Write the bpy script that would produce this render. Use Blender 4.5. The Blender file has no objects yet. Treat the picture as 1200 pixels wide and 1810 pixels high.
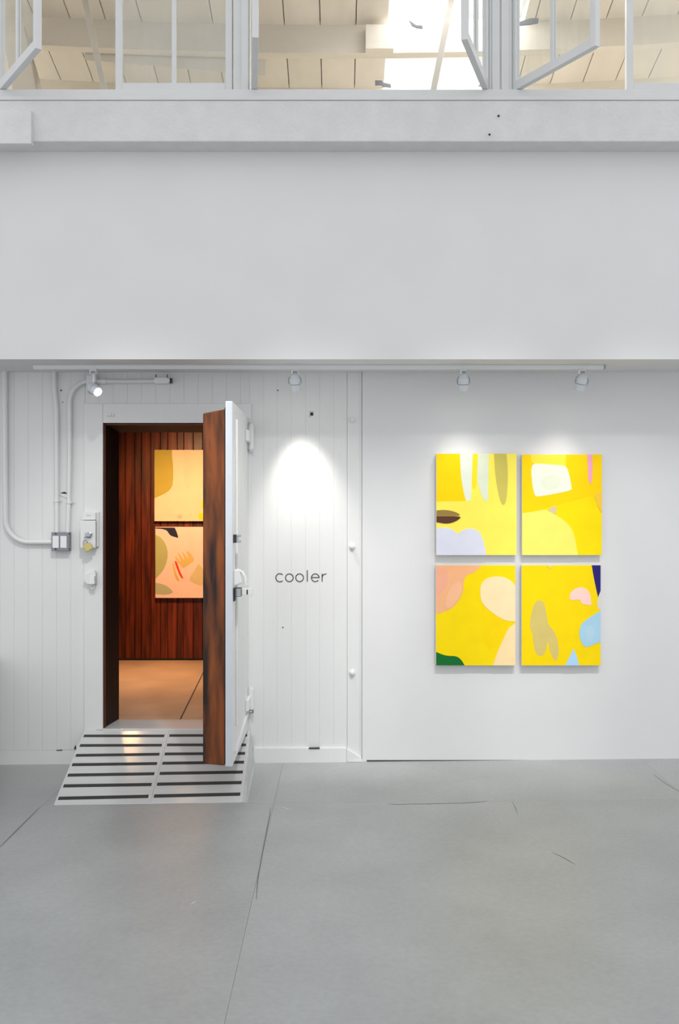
import bpy, bmesh, math, random
from mathutils import Vector, Matrix
random.seed(7)
sc = bpy.context.scene
COL = sc.collection

# ------------------------------------------------------------------ camera, world, exposure
F = 1656.0                      # focal length in pixels of the 1200 x 1810 frame
CAMZ, D0 = 1.6, 6.0             # eye height, distance to the cooler wall (y = 0)
cam = bpy.data.cameras.new('camera'); camo = bpy.data.objects.new('camera', cam); COL.objects.link(camo)
cam.sensor_fit = 'VERTICAL'; cam.sensor_height = 36.0; cam.lens = F / 1810.0 * 36.0
cam.clip_start = 0.05; cam.clip_end = 100
camo.location = (0, -D0, CAMZ); camo.rotation_euler = (math.pi / 2, 0, 0)
sc.camera = camo

w = bpy.data.worlds.new('overcast_sky'); sc.world = w; w.use_nodes = True
bg = w.node_tree.nodes['Background']; bg.inputs[0].default_value = (0.975, 0.985, 1.0, 1); bg.inputs[1].default_value = 1.06

sc.view_settings.view_transform = 'Standard'; sc.view_settings.look = 'None'
sc.view_settings.gamma = 1.0; sc.view_settings.use_curve_mapping = False
sc.view_settings.exposure = 0.0
sc.cycles.use_denoising = True
sc.cycles.max_bounces = 10; sc.cycles.diffuse_bounces = 6; sc.cycles.transparent_max_bounces = 12
sc.cycles.sample_clamp_indirect = 6.0


def lamp_spot(name, loc, aim, energy, size, blend, color, soft):
    ld = bpy.data.lights.new(name, 'SPOT'); ld.energy = energy; ld.spot_size = math.radians(size); ld.spot_blend = blend
    ld.color = color; ld.shadow_soft_size = soft
    o = bpy.data.objects.new(name, ld); COL.objects.link(o); o.location = loc
    o.rotation_euler = (Vector(aim) - Vector(loc)).to_track_quat('-Z', 'Y').to_euler(); return o
# gallery ceiling floods in front of the wall, and daylight entering the loft through its skylight and two added unseen ones
for x_, ax_, e_ in ((1.9, 1.75, 290), (1.0, .75, 320), (0.2, -.35, 300), (-.5, -1.5, 320)):
    lamp_spot('gallery_flood', (x_, -3.3, 4.7), (ax_, 0, .85), e_, 27, .9, (1.0, .985, .95), .10)
SKYLIGHTS = []
def daylight(name, loc, sx, sy, tilt, energy):
    ld = bpy.data.lights.new(name, 'AREA'); ld.shape = 'RECTANGLE'; ld.size = sx; ld.size_y = sy; ld.energy = energy; ld.color = (1.0, .985, .965)
    o = bpy.data.objects.new(name, ld); COL.objects.link(o); o.location = loc; o.rotation_euler = (tilt, 0, 0); return o
for x_ in (-3.6, 0.895, 3.6):  # the outer pair is added out of view to brighten the loft
    daylight('skylight_daylight', (x_, 1.225, 7.15 - .25 * 7.225 + .012 * x_ * x_ + .075), 1.05, 2.1, math.atan(-.25), 56)

# ------------------------------------------------------------------ helpers
def W(px, py, d):
    """point of the place seen at a pixel of the photograph at distance d"""
    return Vector(((px - 600) / F * d, d - D0, CAMZ - (py - 905) / F * d))
def X(px, d=D0): return (px - 600) / F * d
def Z(py, d=D0): return CAMZ - (py - 905) / F * d
def lin(c):
    return tuple((v / 255 / 12.92) if v / 255 <= 0.04045 else ((v / 255 + 0.055) / 1.055) ** 2.4 for v in c)

MATS = {}
def mat(name, rgb, rough=0.6, var=0.04, scale=6.0, stretch=(1, 1, 1), bump=0.0, bscale=60.0, metal=0.0, spec=0.4, rgb2=None, rnd=0.0, detail=4.0):
    if name in MATS: return MATS[name]
    m = bpy.data.materials.new(name); m.use_nodes = True
    nt = m.node_tree; N, L = nt.nodes, nt.links
    b = N['Principled BSDF']
    b.inputs['Roughness'].default_value = rough; b.inputs['Metallic'].default_value = metal
    b.inputs['Specular IOR Level'].default_value = spec
    tc = N.new('ShaderNodeTexCoord'); mp = N.new('ShaderNodeMapping'); mp.inputs['Scale'].default_value = stretch
    L.new(tc.outputs['Object'], mp.inputs['Vector'])
    vec = mp.outputs['Vector']
    if rnd:
        oi = N.new('ShaderNodeObjectInfo'); ad = N.new('ShaderNodeVectorMath'); ad.operation = 'ADD'
        ml = N.new('ShaderNodeMath'); ml.operation = 'MULTIPLY'; ml.inputs[1].default_value = 37.0
        L.new(oi.outputs['Random'], ml.inputs[0]); L.new(ml.outputs[0], ad.inputs[1]); L.new(vec, ad.inputs[0]); vec = ad.outputs[0]
    nz = N.new('ShaderNodeTexNoise'); nz.inputs['Scale'].default_value = scale; nz.inputs['Detail'].default_value = detail
    L.new(vec, nz.inputs['Vector'])
    rp = N.new('ShaderNodeValToRGB')
    c = lin(rgb); c2 = lin(rgb2) if rgb2 else tuple(v * (1 + var) for v in c); c1 = c if rgb2 else tuple(v * (1 - var) for v in c)
    rp.color_ramp.elements[0].position = 0.33; rp.color_ramp.elements[1].position = 0.67
    rp.color_ramp.elements[0].color = (*[min(1, v) for v in c1], 1); rp.color_ramp.elements[1].color = (*[min(1, v) for v in c2], 1)
    L.new(nz.outputs['Fac'], rp.inputs['Fac'])
    out = rp.outputs['Color']
    if rnd:
        hv = N.new('ShaderNodeHueSaturation'); mr = N.new('ShaderNodeMapRange')
        mr.inputs['To Min'].default_value = 1 - rnd; mr.inputs['To Max'].default_value = 1 + rnd
        L.new(oi.outputs['Random'], mr.inputs['Value']); L.new(mr.outputs['Result'], hv.inputs['Value']); L.new(out, hv.inputs['Color']); out = hv.outputs['Color']
    L.new(out, b.inputs['Base Color'])
    if bump:
        n2 = N.new('ShaderNodeTexNoise'); n2.inputs['Scale'].default_value = bscale; n2.inputs['Detail'].default_value = 5
        L.new(mp.outputs['Vector'], n2.inputs['Vector'])
        bp = N.new('ShaderNodeBump'); bp.inputs['Strength'].default_value = bump; bp.inputs['Distance'].default_value = 0.01
        L.new(n2.outputs['Fac'], bp.inputs['Height']); L.new(bp.outputs['Normal'], b.inputs['Normal'])
    MATS[name] = m
    return m
def emit(name, rgb, strength):
    if name in MATS: return MATS[name]
    m = bpy.data.materials.new(name); m.use_nodes = True; nt = m.node_tree
    b = nt.nodes['Principled BSDF']; b.inputs['Emission Color'].default_value = (*lin(rgb), 1); b.inputs['Emission Strength'].default_value = strength
    MATS[name] = m; return m
def glass(name):
    m = bpy.data.materials.new(name); m.use_nodes = True; nt = m.node_tree; N, L = nt.nodes, nt.links
    N.remove(N['Principled BSDF']); out = N['Material Output']
    tr = N.new('ShaderNodeBsdfTransparent'); tr.inputs[0].default_value = (0.97, 0.98, 0.97, 1)
    gl = N.new('ShaderNodeBsdfGlossy'); gl.inputs['Roughness'].default_value = 0.03
    df = N.new('ShaderNodeBsdfDiffuse'); df.inputs[0].default_value = (0.85, 0.87, 0.87, 1)
    nz = N.new('ShaderNodeTexNoise'); nz.inputs['Scale'].default_value = 3.0
    ml = N.new('ShaderNodeMath'); ml.operation = 'MULTIPLY'; ml.inputs[1].default_value = 0.14; L.new(nz.outputs['Fac'], ml.inputs[0])
    m1 = N.new('ShaderNodeMixShader'); L.new(ml.outputs[0], m1.inputs[0]); L.new(tr.outputs[0], m1.inputs[1]); L.new(df.outputs[0], m1.inputs[2])
    m2 = N.new('ShaderNodeMixShader'); m2.inputs[0].default_value = 0.045; L.new(m1.outputs[0], m2.inputs[1]); L.new(gl.outputs[0], m2.inputs[2])
    L.new(m2.outputs[0], out.inputs[0]); MATS[name] = m; return m

class MB:
    """collects shapes in world coordinates; build() links them as one mesh object with its origin at its base"""
    def __init__(s): s.v = []; s.f = []
    def add(s, vs, fs):
        n = len(s.v); s.v += [Vector(p) for p in vs]; s.f += [tuple(i + n for i in f) for f in fs]; return s
    def hexa(s, p):      # 8 points: bottom loop 0-3, top loop 4-7
        return s.add(p, [(3, 2, 1, 0), (4, 5, 6, 7), (0, 1, 5, 4), (1, 2, 6, 5), (2, 3, 7, 6), (3, 0, 4, 7)])
    def box(s, x0, x1, y0, y1, z0, z1):
        return s.hexa([(x0, y0, z0), (x1, y0, z0), (x1, y1, z0), (x0, y1, z0), (x0, y0, z1), (x1, y0, z1), (x1, y1, z1), (x0, y1, z1)])
    def prism(s, loop, vec):
        n = len(loop); a = [Vector(p) for p in loop]; b = [p + Vector(vec) for p in a]
        return s.add(a + b, [tuple(range(n - 1, -1, -1)), tuple(range(n, 2 * n))] + [(i, (i + 1) % n, n + (i + 1) % n, n + i) for i in range(n)])
    def tube(s, pts, r, n=10, cap=True):
        pts = [Vector(p) for p in pts]; rs = r if isinstance(r, (list, tuple)) else [r] * len(pts)
        t0 = (pts[1] - pts[0]).normalized(); u = t0.orthogonal().normalized(); rings = []
        for i, p in enumerate(pts):
            t = (pts[min(i + 1, len(pts) - 1)] - pts[max(i - 1, 0)]).normalized()
            u = (u - t * u.dot(t)).normalized(); v = t.cross(u)
            rings.append([p + (u * math.cos(2 * math.pi * k / n) + v * math.sin(2 * math.pi * k / n)) * rs[i] for k in range(n)])
        vs = [q for rg in rings for q in rg]; fs = []
        for i in range(len(pts) - 1):
            for k in range(n):
                a, b2 = i * n + k, i * n + (k + 1) % n
                fs.append((a, b2, b2 + n, a + n))
        if cap: fs += [tuple(range(n - 1, -1, -1)), tuple((len(pts) - 1) * n + k for k in range(n))]
        return s.add(vs, fs)
    def lathe(s, base, axis, prof, n=20):   # prof: list of (distance along axis, radius)
        a = Vector(axis).normalized(); b = Vector(base); u = a.orthogonal().normalized(); v = a.cross(u); vs = []; fs = []
        for h, r in prof:
            vs += [b + a * h + (u * math.cos(2 * math.pi * k / n) + v * math.sin(2 * math.pi * k / n)) * max(r, 1e-4) for k in range(n)]
        for i in range(len(prof) - 1):
            for k in range(n):
                p, q = i * n + k, i * n + (k + 1) % n; fs.append((p, q, q + n, p + n))
        fs += [tuple(range(n - 1, -1, -1)), tuple((len(prof) - 1) * n + k for k in range(n))]
        return s.add(vs, fs)
    def build(s, name, m, parent=None, bevel=0.0, smooth=False, kind=None):
        me = bpy.data.meshes.new(name)
        lo = Vector([min(p[i] for p in s.v) for i in range(3)]); hi = Vector([max(p[i] for p in s.v) for i in range(3)])
        o0 = Vector(((lo.x + hi.x) / 2, (lo.y + hi.y) / 2, lo.z))
        me.from_pydata([p - o0 for p in s.v], [], s.f)
        bm = bmesh.new(); bm.from_mesh(me)
        if bevel:
            bmesh.ops.remove_doubles(bm, verts=bm.verts, dist=1e-6)
            bmesh.ops.recalc_face_normals(bm, faces=bm.faces)
            bmesh.ops.bevel(bm, geom=list(bm.edges), offset=bevel, segments=2, affect='EDGES', profile=0.6, clamp_overlap=True)
        bmesh.ops.recalc_face_normals(bm, faces=bm.faces); bm.to_mesh(me); bm.free()
        if smooth:
            for p in me.polygons: p.use_smooth = True
            me.set_sharp_from_angle(angle=math.radians(40))
        me.materials.append(m)
        o = bpy.data.objects.new(name, me); COL.objects.link(o)
        if parent is not None:
            o.parent = parent; bpy_loc = o0 - WLOC[parent.name]
        else: bpy_loc = o0
        o.location = bpy_loc; WLOC[o.name] = o0
        if kind: o['kind'] = kind
        return o
WLOC = {}
def tag(o, label, cat, group=None, kind=None):
    o['label'] = label; o['category'] = cat
    if group: o['group'] = group
    if kind: o['kind'] = kind
    return o
def empty(name, loc, label, cat, group=None, kind=None):
    o = bpy.data.objects.new(name, None); o.empty_display_size = 0.05; COL.objects.link(o); o.location = loc; WLOC[o.name] = Vector(loc)
    return tag(o, label, cat, group, kind)
def BOX(name, m, parent, x0, x1, y0, y1, z0, z1, bevel=0.0, **k):
    return MB().box(min(x0, x1), max(x0, x1), min(y0, y1), max(y0, y1), min(z0, z1), max(z0, z1)).build(name, m, parent, bevel, **k)
def arc(c, r, a0, a1, n, ax=(1, 0, 0), ay=(0, 0, 1)):
    c = Vector(c); ax = Vector(ax); ay = Vector(ay)
    return [c + ax * r * math.cos(a0 + (a1 - a0) * i / n) + ay * r * math.sin(a0 + (a1 - a0) * i / n) for i in range(n + 1)]

# ------------------------------------------------------------------ materials
WALL = mat('white_plaster', (219, 219, 220), 0.62, 0.015, 2.5, bump=0.05, bscale=40)
BEAMW = mat('rough_painted_timber', (214, 214, 214), 0.55, 0.035, 9, bump=0.35, bscale=55)
BOARDW = mat('white_painted_board', (221, 222, 222), 0.45, 0.02, 5, (1, 1, 0.3), bump=0.08, bscale=50)
TRIMW = mat('white_trim_paint', (222, 223, 223), 0.4, 0.02, 5, bump=0.06, bscale=40)
SASHW = mat('pale_sash_paint', (212, 213, 214), 0.45, 0.02, 8)
FLOORM = mat('grey_floor_paint', (165, 168, 168), 0.38, 0.06, 2.2, bump=0.05, bscale=90, spec=0.35, detail=7)
GAPM = mat('dark_joint', (70, 72, 72), 0.9)
def speckle(m, scale, amt):
    N, L = m.node_tree.nodes, m.node_tree.links; b = N['Principled BSDF']; src = b.inputs['Base Color'].links[0].from_socket
    tc_ = [n for n in N if n.type == 'TEX_COORD'][0]
    nz = N.new('ShaderNodeTexNoise'); nz.inputs['Scale'].default_value = scale; nz.inputs['Detail'].default_value = 6; L.new(tc_.outputs['Object'], nz.inputs['Vector'])
    mr = N.new('ShaderNodeMapRange'); mr.inputs['From Min'].default_value = .3; mr.inputs['From Max'].default_value = .7; mr.inputs['To Min'].default_value = 1 - amt; mr.inputs['To Max'].default_value = 1 + amt
    L.new(nz.outputs['Fac'], mr.inputs['Value']); hv = N.new('ShaderNodeHueSaturation'); L.new(mr.outputs[0], hv.inputs['Value']); L.new(src, hv.inputs['Color']); L.new(hv.outputs[0], b.inputs['Base Color'])
speckle(FLOORM, 45, .05)
RAMPM = mat('white_ramp_paint', (204, 205, 205), 0.16, 0.04, 6, (0.25, 5, 1), bump=0.035, bscale=30)
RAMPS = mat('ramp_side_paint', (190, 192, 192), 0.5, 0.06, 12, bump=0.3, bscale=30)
TAPE = mat('black_grip_tape', (58, 59, 58), 0.8, 0.15, 80)
WOODB = mat('red_cedar_board', (62, 20, 7), 0.4, scale=5, stretch=(6, 6, 0.5), rgb2=(120, 48, 18), rnd=0.45, bump=0.1, bscale=30)
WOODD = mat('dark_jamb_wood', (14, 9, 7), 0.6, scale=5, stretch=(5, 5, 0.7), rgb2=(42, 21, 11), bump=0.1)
DOORW = mat('stained_door_wood', (36, 23, 19), 0.65, scale=3.4, stretch=(5, 5, 0.8), rgb2=(136, 72, 30), bump=0.5, bscale=12, detail=7)
COOLFL = mat('cooler_floor_paint', (186, 153, 128), 0.45, 0.12, 3, bump=0.05, detail=7)
CREAM = mat('cream_roof_plank', (219, 214, 205), 0.6, 0.05, 5, (1, 0.3, 1), bump=0.15, bscale=20, rnd=0.03)
CREAMB = mat('cream_roof_beam', (219, 214, 205), 0.6, 0.05, 5, (0.3, 1, 1), bump=0.2, bscale=25)
MEZW = mat('mezzanine_white', (226, 220, 208), 0.7)
DARK = mat('black_hole', (22, 22, 22), 0.8)
DARKW = mat('dark_roof_gap', (60, 52, 42), 0.9)
STEEL = mat('chrome_steel', (170, 174, 178), 0.22, 0.05, metal=1.0)
IRON = mat('dark_iron', (70, 72, 74), 0.4, 0.1, metal=0.8)
GREY = mat('galvanised_grey', (136, 141, 146), 0.5, 0.1, 40, metal=0.35)
BRASS = mat('brass', (206, 190, 120), 0.35, 0.05, metal=0.6)
WPLAST = mat('white_plastic', (226, 227, 229), 0.35, 0.01)
LAMPW = mat('lamp_white', (206, 212, 217), 0.35, 0.01)
LAMPG = mat('lamp_grey', (150, 152, 155), 0.4, 0.02)
VINYL = mat('charcoal_vinyl', (74, 75, 75), 0.6, 0.02)
GLASS = glass('window_glass')
def worn(m, sx, off, amt):
    N, L = m.node_tree.nodes, m.node_tree.links
    rp_ = [n for n in N if n.type == 'VALTORGB'][0]; tc_ = [n for n in N if n.type == 'TEX_COORD'][0]
    sp = N.new('ShaderNodeSeparateXYZ'); L.new(tc_.outputs['Object'], sp.inputs[0])
    mr = N.new('ShaderNodeMapRange'); mr.inputs['From Min'].default_value = -sx; mr.inputs['From Max'].default_value = sx
    mr.inputs['To Min'].default_value = off - amt; mr.inputs['To Max'].default_value = off + amt; L.new(sp.outputs['X'], mr.inputs['Value'])
    ad = N.new('ShaderNodeMath'); ad.operation = 'ADD'; L.new(rp_.inputs['Fac'].links[0].from_socket, ad.inputs[0]); L.new(mr.outputs[0], ad.inputs[1]); L.new(ad.outputs[0], rp_.inputs['Fac'])
worn(DOORW, .066, -.02, .13)

# ------------------------------------------------------------------ floor
def fz(x): return 0.003 + 0.0098 * x
def slab(mb, x0, x1, y0, y1, top=0.0, h=0.05):
    q = [(x0, y0), (x1, y0), (x1, y1), (x0, y1)]
    mb.hexa([(x, y, fz(x) + top - h) for x, y in q] + [(x, y, fz(x) + top) for x, y in q]); return mb
fl = slab(MB(), -6, 6, -9.5, 0.3, -0.0035, 0.2).build('floor', FLOORM)
tag(fl, 'grey painted concrete floor in front of the white walls', 'floor', kind='structure')
xs = [-6, -1.63, -0.36, 1.92, 6]; g = 0.0005
for i in range(4):
    for (y0, y1) in ((-9.5, -0.855), (-0.855, 0.02)):
        slab(MB(), xs[i] + g, xs[i + 1] - g, y0 + g, y1 - g, 0, 0.004).build('slab', FLOORM, fl)

def fpt(px, py):
    z = 0
    for _ in range(6):
        d = F * (CAMZ - z) / (py - 905); z = fz((px - 600) / F * d)
    return Vector(((px - 600) / F * d, d - D0, z))
def crack(pix, wd, m, name):
    pts = [fpt(*p) for p in pix]; n = len(pts); L_, R_ = [], []
    for i, p in enumerate(pts):
        t = (pts[min(i + 1, n - 1)] - pts[max(i - 1, 0)]); t.z = 0; t.normalize(); nr = Vector((-t.y, t.x, 0)) * wd * (.35 if i in (0, n - 1) else random.uniform(.7, 1.2))
        L_.append(p + nr + Vector((0, 0, .0006))); R_.append(p - nr + Vector((0, 0, .0006)))
    MB().add(L_ + R_, [(i, i + 1, n + i + 1, n + i) for i in range(n - 1)]).build(name, m, fl)
CRK = mat('crack_dirt', (112, 114, 114), .8)
crack([(686, 1421), (700, 1422), (730, 1421), (760, 1421), (790, 1420), (820, 1419.5), (845, 1418), (861, 1416)], .0042, CRK, 'crack')
crack([(478, 1428), (477, 1440), (472, 1465), (467, 1490), (463, 1512), (458, 1540), (455, 1560), (453, 1590)], .0030, CRK, 'crack')
crack([(70, 1427), (50, 1447), (25, 1472), (0, 1497)], .0030, CRK, 'crack')
crack([(1155, 1369), (1172, 1382), (1190, 1393), (1205, 1402)], .0028, CRK, 'crack')
crack([(975, 1506), (990, 1513), (1003, 1520), (1016, 1528)], .0020, CRK, 'crack')
crack([(905, 1417), (911, 1428), (915, 1440)], .0018, CRK, 'crack')
SCF = mat('white_scuff', (206, 208, 206), .7)
for q in ([(492, 1427), (500, 1426), (508, 1430), (518, 1428)], [(494, 1431), (505, 1433), (516, 1432)], [(337, 1599), (343, 1595), (348, 1593)], [(315, 1575), (318, 1573)]): crack(q, .0035, SCF, 'scuff')

# ------------------------------------------------------------------ lower walls
OX0, OX1, OZ1 = X(183), X(412), Z(748)         # clear opening of the cooler doorway
SOF = 2.495                                      # underside of the soffit
TZ = 0.216                                       # cooler floor height
CAS = 0.12
wl = MB()
wl.box(-6, OX0 - 0.05, 0.016, 0.25, -0.1, 2.6).box(OX1 + 0.05, X(640), 0.016, 0.25, -0.1, 2.6).box(OX0 - 0.05, OX1 + 0.05, 0.016, 0.25, OZ1 + 0.05, 2.6)
wl.box(OX0 - 0.05, OX1 + 0.05, 0.016, 0.25, -0.1, 0.098)
wall_l = tag(wl.build('wall_left', BOARDW), 'white planked cooler wall around the open doorway', 'wall', kind='structure')
def board(x0, x1, z0, z1, y=0.0, th=0.018, c=0.0011, m=BOARDW, parent=wall_l, name='board', axis=1):
    e = c * .2
    loop = [(x0 + e, y + th, z0), (x0 + e, y + c, z0), (x0 + c, y, z0), (x1 - c, y, z0), (x1 - e, y + c, z0), (x1 - e, y + th, z0)]
    return MB().prism(loop, (0, 0, z1 - z0)).build(name, m, parent)
bl = [i for i in range(-30, 640, 25)]
bw = 25 / 276.0
x = X(150)
while x > -3.2:                                   # boards left of the doorway
    z0 = max(Z(1326), fz(x) + 0.09)
    board(x - bw, x, z0, SOF); x -= bw
x = X(150.2)
while x < X(440):                                 # short boards above the doorway
    board(x, min(x + bw, X(441)), Z(714), SOF); x += bw
for a, b2 in ((441, 466), (466, 490), (490, 515), (515, 540), (540, 565), (565, 590), (590, 613.5)):
    board(X(a), X(b2), Z(1322), SOF, c=.0007)
BOX('corner_board', BOARDW, wall_l, X(613.5) + 0.001, X(639.7), -0.003, 0.02, Z(1340), SOF, 0.002)
MB().tube([(X(637.8), -0.0045, 0.03), (X(637.8), -0.0045, SOF - .001)], 0.0055, 8).build('corner_bead', TRIMW, wall_l, smooth=True)
# painted split in the planks between the two conduits
MB().prism([(X(106), 0, Z(871.5)), (X(114), 0, Z(869.3)), (X(121), 0, Z(873)), (X(113), 0, Z(872.6))], (0, -0.0012, 0)).build('split', DARK, wall_l)
MB().prism([(X(106), 0, Z(874)), (X(112), 0, Z(873.5)), (X(120), 0, Z(878)), (X(118), 0, Z(880)), (X(107), 0, Z(876))], (0, -0.006, 0)).build('splinter', BOARDW, wall_l)
# little flaws: peep hole, nail holes
def disc(px, py, r, m, parent, name, d=D0, th=0.0015, off=0.0005):
    p = W(px, py, d - off); return MB().lathe(p, (0, -1, 0), [(0, r), (th, r)], 14).build(name, m, parent)
BOX('hole_plate', LAMPG, wall_l, X(547.5), X(554), -0.0012, 0.002, Z(735), Z(727.5), 0.0004)
disc(551, 732, 0.009, DARK, wall_l, 'peep_hole', off=0.0016)
disc(548, 736, 0.003, GREY, wall_l, 'screw', off=0.0016)
for px, py, r in ((491, 690, .004), (500, 1109, .004), (108, 690, .005), (111, 711, .003)):
    disc(px, py, r, DARK, wall_l, 'nail_hole')
MB().prism([(X(131), 0, Z(1322)), (X(134), 0, Z(1316)), (X(134.5), 0, Z(1324)), (X(132), 0, Z(1325))], (0, -0.0015, 0)).build('chip', DARK, wall_l)
MB().prism([(X(100), 0, Z(1325.5)), (X(110), 0, Z(1324.8)), (X(110), 0, Z(1326.8)), (X(100), 0, Z(1327))], (0, -0.0015, 0)).build('chip', GAPM, wall_l)
MB().prism([(X(546), 0, Z(1321)), (X(565), 0, Z(1320.5)), (X(565), 0, Z(1322.5)), (X(546), 0, Z(1322.7))], (0, -0.0225, 0)).build('chip', GAPM, wall_l)
# base strips
def base(x0, x1, z1, y0, label, name):
    return tag(MB().hexa([(x0, y0, fz(x0) - .02), (x1, y0, fz(x1) - .02), (x1, .018, fz(x1) - .02), (x0, .018, fz(x0) - .02), (x0, y0 + .004, z1), (x1, y0 + .004, z1), (x1, .018, z1), (x0, .018, z1)]).build(name, BOARDW, None, 0.002), label, 'baseboard', kind='structure')
base(-3.2, X(146), Z(1326), -0.003, 'low flush white base strip under the planks left of the ramp', 'baseboard_left')
bb = base(X(448), X(612), Z(1321), -0.022, 'white base ledge under the cooler lettering', 'baseboard_center')
MB().hexa([(X(612), -.022, fz(0)), (X(641), -.03, fz(.1)), (X(641), .0, fz(.1)), (X(612), .0, fz(0)), (X(612), -.02, Z(1321)), (X(638), -.022, Z(1336)), (X(638), .0, Z(1336)), (X(612), .0, Z(1321))]).build('plaster_lump', BOARDW, bb, 0.006)
# plaster wall at the right
wr = MB().box(X(640), 6, -0.012, 0.25, -0.1, 2.6).build('wall_right', WALL)
tag(wr, 'smooth white plaster wall behind the yellow canvases', 'wall', kind='structure')
BOX('base_gap', GAPM, wr, X(648), 4, -0.0128, 0, fz(.2) - .01, fz(.6) + 0.006)

tag(BOX('shade_block', mat('mid_grey_block', (104, 106, 108), .7), None, -3.3, -2.195, -1.0, -.0235, -.02, .68, .004), 'low grey block added past the left edge to shade the planks', 'wall', kind='structure')  # unseen block added to shade the lower left of wall and floor
# ------------------------------------------------------------------ soffit, upper wall, timber and sill
SY = -0.51
wu = MB().box(-6, 6, SY, 0.24, SOF, 3.94).build('wall_upper', WALL)
tag(wu, 'broad plain white upper wall overhanging the lower wall', 'wall', kind='structure')
TB0 = 3.71
tb = MB().hexa([(-6, -0.665, TB0), (6, -0.665, TB0), (6, SY + .01, TB0), (-6, SY + .01, TB0), (-6, -0.685, 3.935), (6, -0.685, 3.935), (6, SY + .01, 3.935), (-6, SY + .01, 3.935)]).build('trim_2', BEAMW, None, 0.006)
tag(tb, 'rough white painted timber beam below the clerestory windows', 'beam', kind='structure')
BOX('end_block', BEAMW, tb, -4, X(55, 5.3), -0.702, -0.66, Z(254, 5.3), Z(195, 5.3), 0.004)
for px, py in ((881, 205), (865, 238)):
    p = W(px, py, 5.318); MB().lathe(p, (0, -1, 0), [(0, .006), (.003, .006)], 10).build('nail_hole', DARK, tb)
ts = BOX('trim_3', SASHW, None, -6, 6, -0.655, -0.45, 3.935, 4.012, 0.004)
tag(ts, 'long white window sill board on top of the timber', 'sill', kind='structure')
BOX('lower_strip', SASHW, ts, -6, 6, -0.69, -0.64, 3.936, 3.958, 0.003)

# ------------------------------------------------------------------ clerestory windows
WD = 5.4; WY = WD - D0; WZ0, WZ1 = 4.014, 5.30
def sash(n, hx, ang, width, hand, label):
    """a two-light casement hinged at hx; hand = +1 extends to the right when closed"""
    e = empty('window_%d' % n, (hx, WY, WZ0), label, 'window', kind='structure')
    th, st, rl = 0.034, 0.042, 0.052
    Rm = Matrix.Rotation(ang, 4, 'Z')
    def part(name, m, x0, x1, z0, z1, y0=-th / 2, y1=th / 2, bevel=0.003, parent=e, off=Vector((0, 0, 0))):
        mb = MB(); mb.box(min(hand * x0, hand * x1), max(hand * x0, hand * x1), y0, y1, z0, z1)
        mb.v = [Rm @ v + Vector((hx, WY, WZ0)) for v in mb.v]
        return mb.build(name, m, parent, bevel)
    H = WZ1 - WZ0
    part('stile', SASHW, 0.003, st, 0, H); part('stile', SASHW, width - st, width - 0.003, 0, H)
    part('rail', SASHW, st, width - st, 0, rl); part('rail', SASHW, st, width - st, H - rl, H)
    part('muntin', SASHW, width / 2 - .013, width / 2 + .013, rl, H - rl, -.012, .012)
    part('pane', GLASS, st, width / 2 - .013, rl, H - rl, -.002, .002, 0)
    part('pane', GLASS, width / 2 + .013, width - st, rl, H - rl, -.002, .002, 0)
    return e
sash(1, -1.957, math.radians(-53), 0.65, 1, 'casement window swung open at the far left of the row')
sash(2, X(204, WD), 0, X(412, WD) - X(204, WD), 1, 'closed two-light casement window left of the first thick post')
sash(3, X(450, WD), math.radians(-84.5), 0.64, 1, 'casement window swung open edge-on right of the first post')
sash(4, X(860, WD), math.radians(71), 0.65, -1, 'casement window swung open in front of the bright skylight')
sash(5, X(906, WD), math.radians(-58), 0.645, 1, 'casement window swung open right of the second post')
sash(6, X(1105, WD), 0, 0.66, 1, 'closed casement window at the far right of the row')
def post(n, a, b2, label):
    e = BOX('trim_%d' % n, SASHW, None, X(a, WD), X(b2, WD), WY - 0.03, WY + 0.06, 4.0125, WZ1 + .02, 0.003)
    tag(e, label, 'post', kind='structure'); return e
p1 = post(4, 413.5, 442, 'thick window post between closed and edge-on casements')
BOX('stop_bead', SASHW, p1, X(428, WD), X(440, WD), WY - 0.045, WY - .029, 4.0125, WZ1, .002)
p2 = post(5, 863, 903, 'thick window post right of the bright skylight')
BOX('stop_bead', SASHW, p2, X(868, WD), X(881, WD), WY - 0.042, WY - .029, 4.0125, WZ1, .002)
BOX('stop_bead', SASHW, p2, X(884, WD), X(897, WD), WY - 0.042, WY - .029, 4.0125, WZ1, .002)
hd = BOX('wall_header', WALL, None, -6, 6, WY - 0.05, WY + 0.15, WZ1 + .02, 6.3)
tag(hd, 'white wall band above the clerestory windows', 'wall', kind='structure')
for n, a, b2 in (('wall_clerestory_left', -6, -1.975), ('wall_clerestory_right', X(1105, WD) + .665, 6)):
    tag(BOX(n, WALL, None, a, b2, WY - .02, WY + .12, 4.012, WZ1 + .02), 'white wall at the %s end of the window row' % n.split('_')[-1], 'wall', kind='structure')

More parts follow.
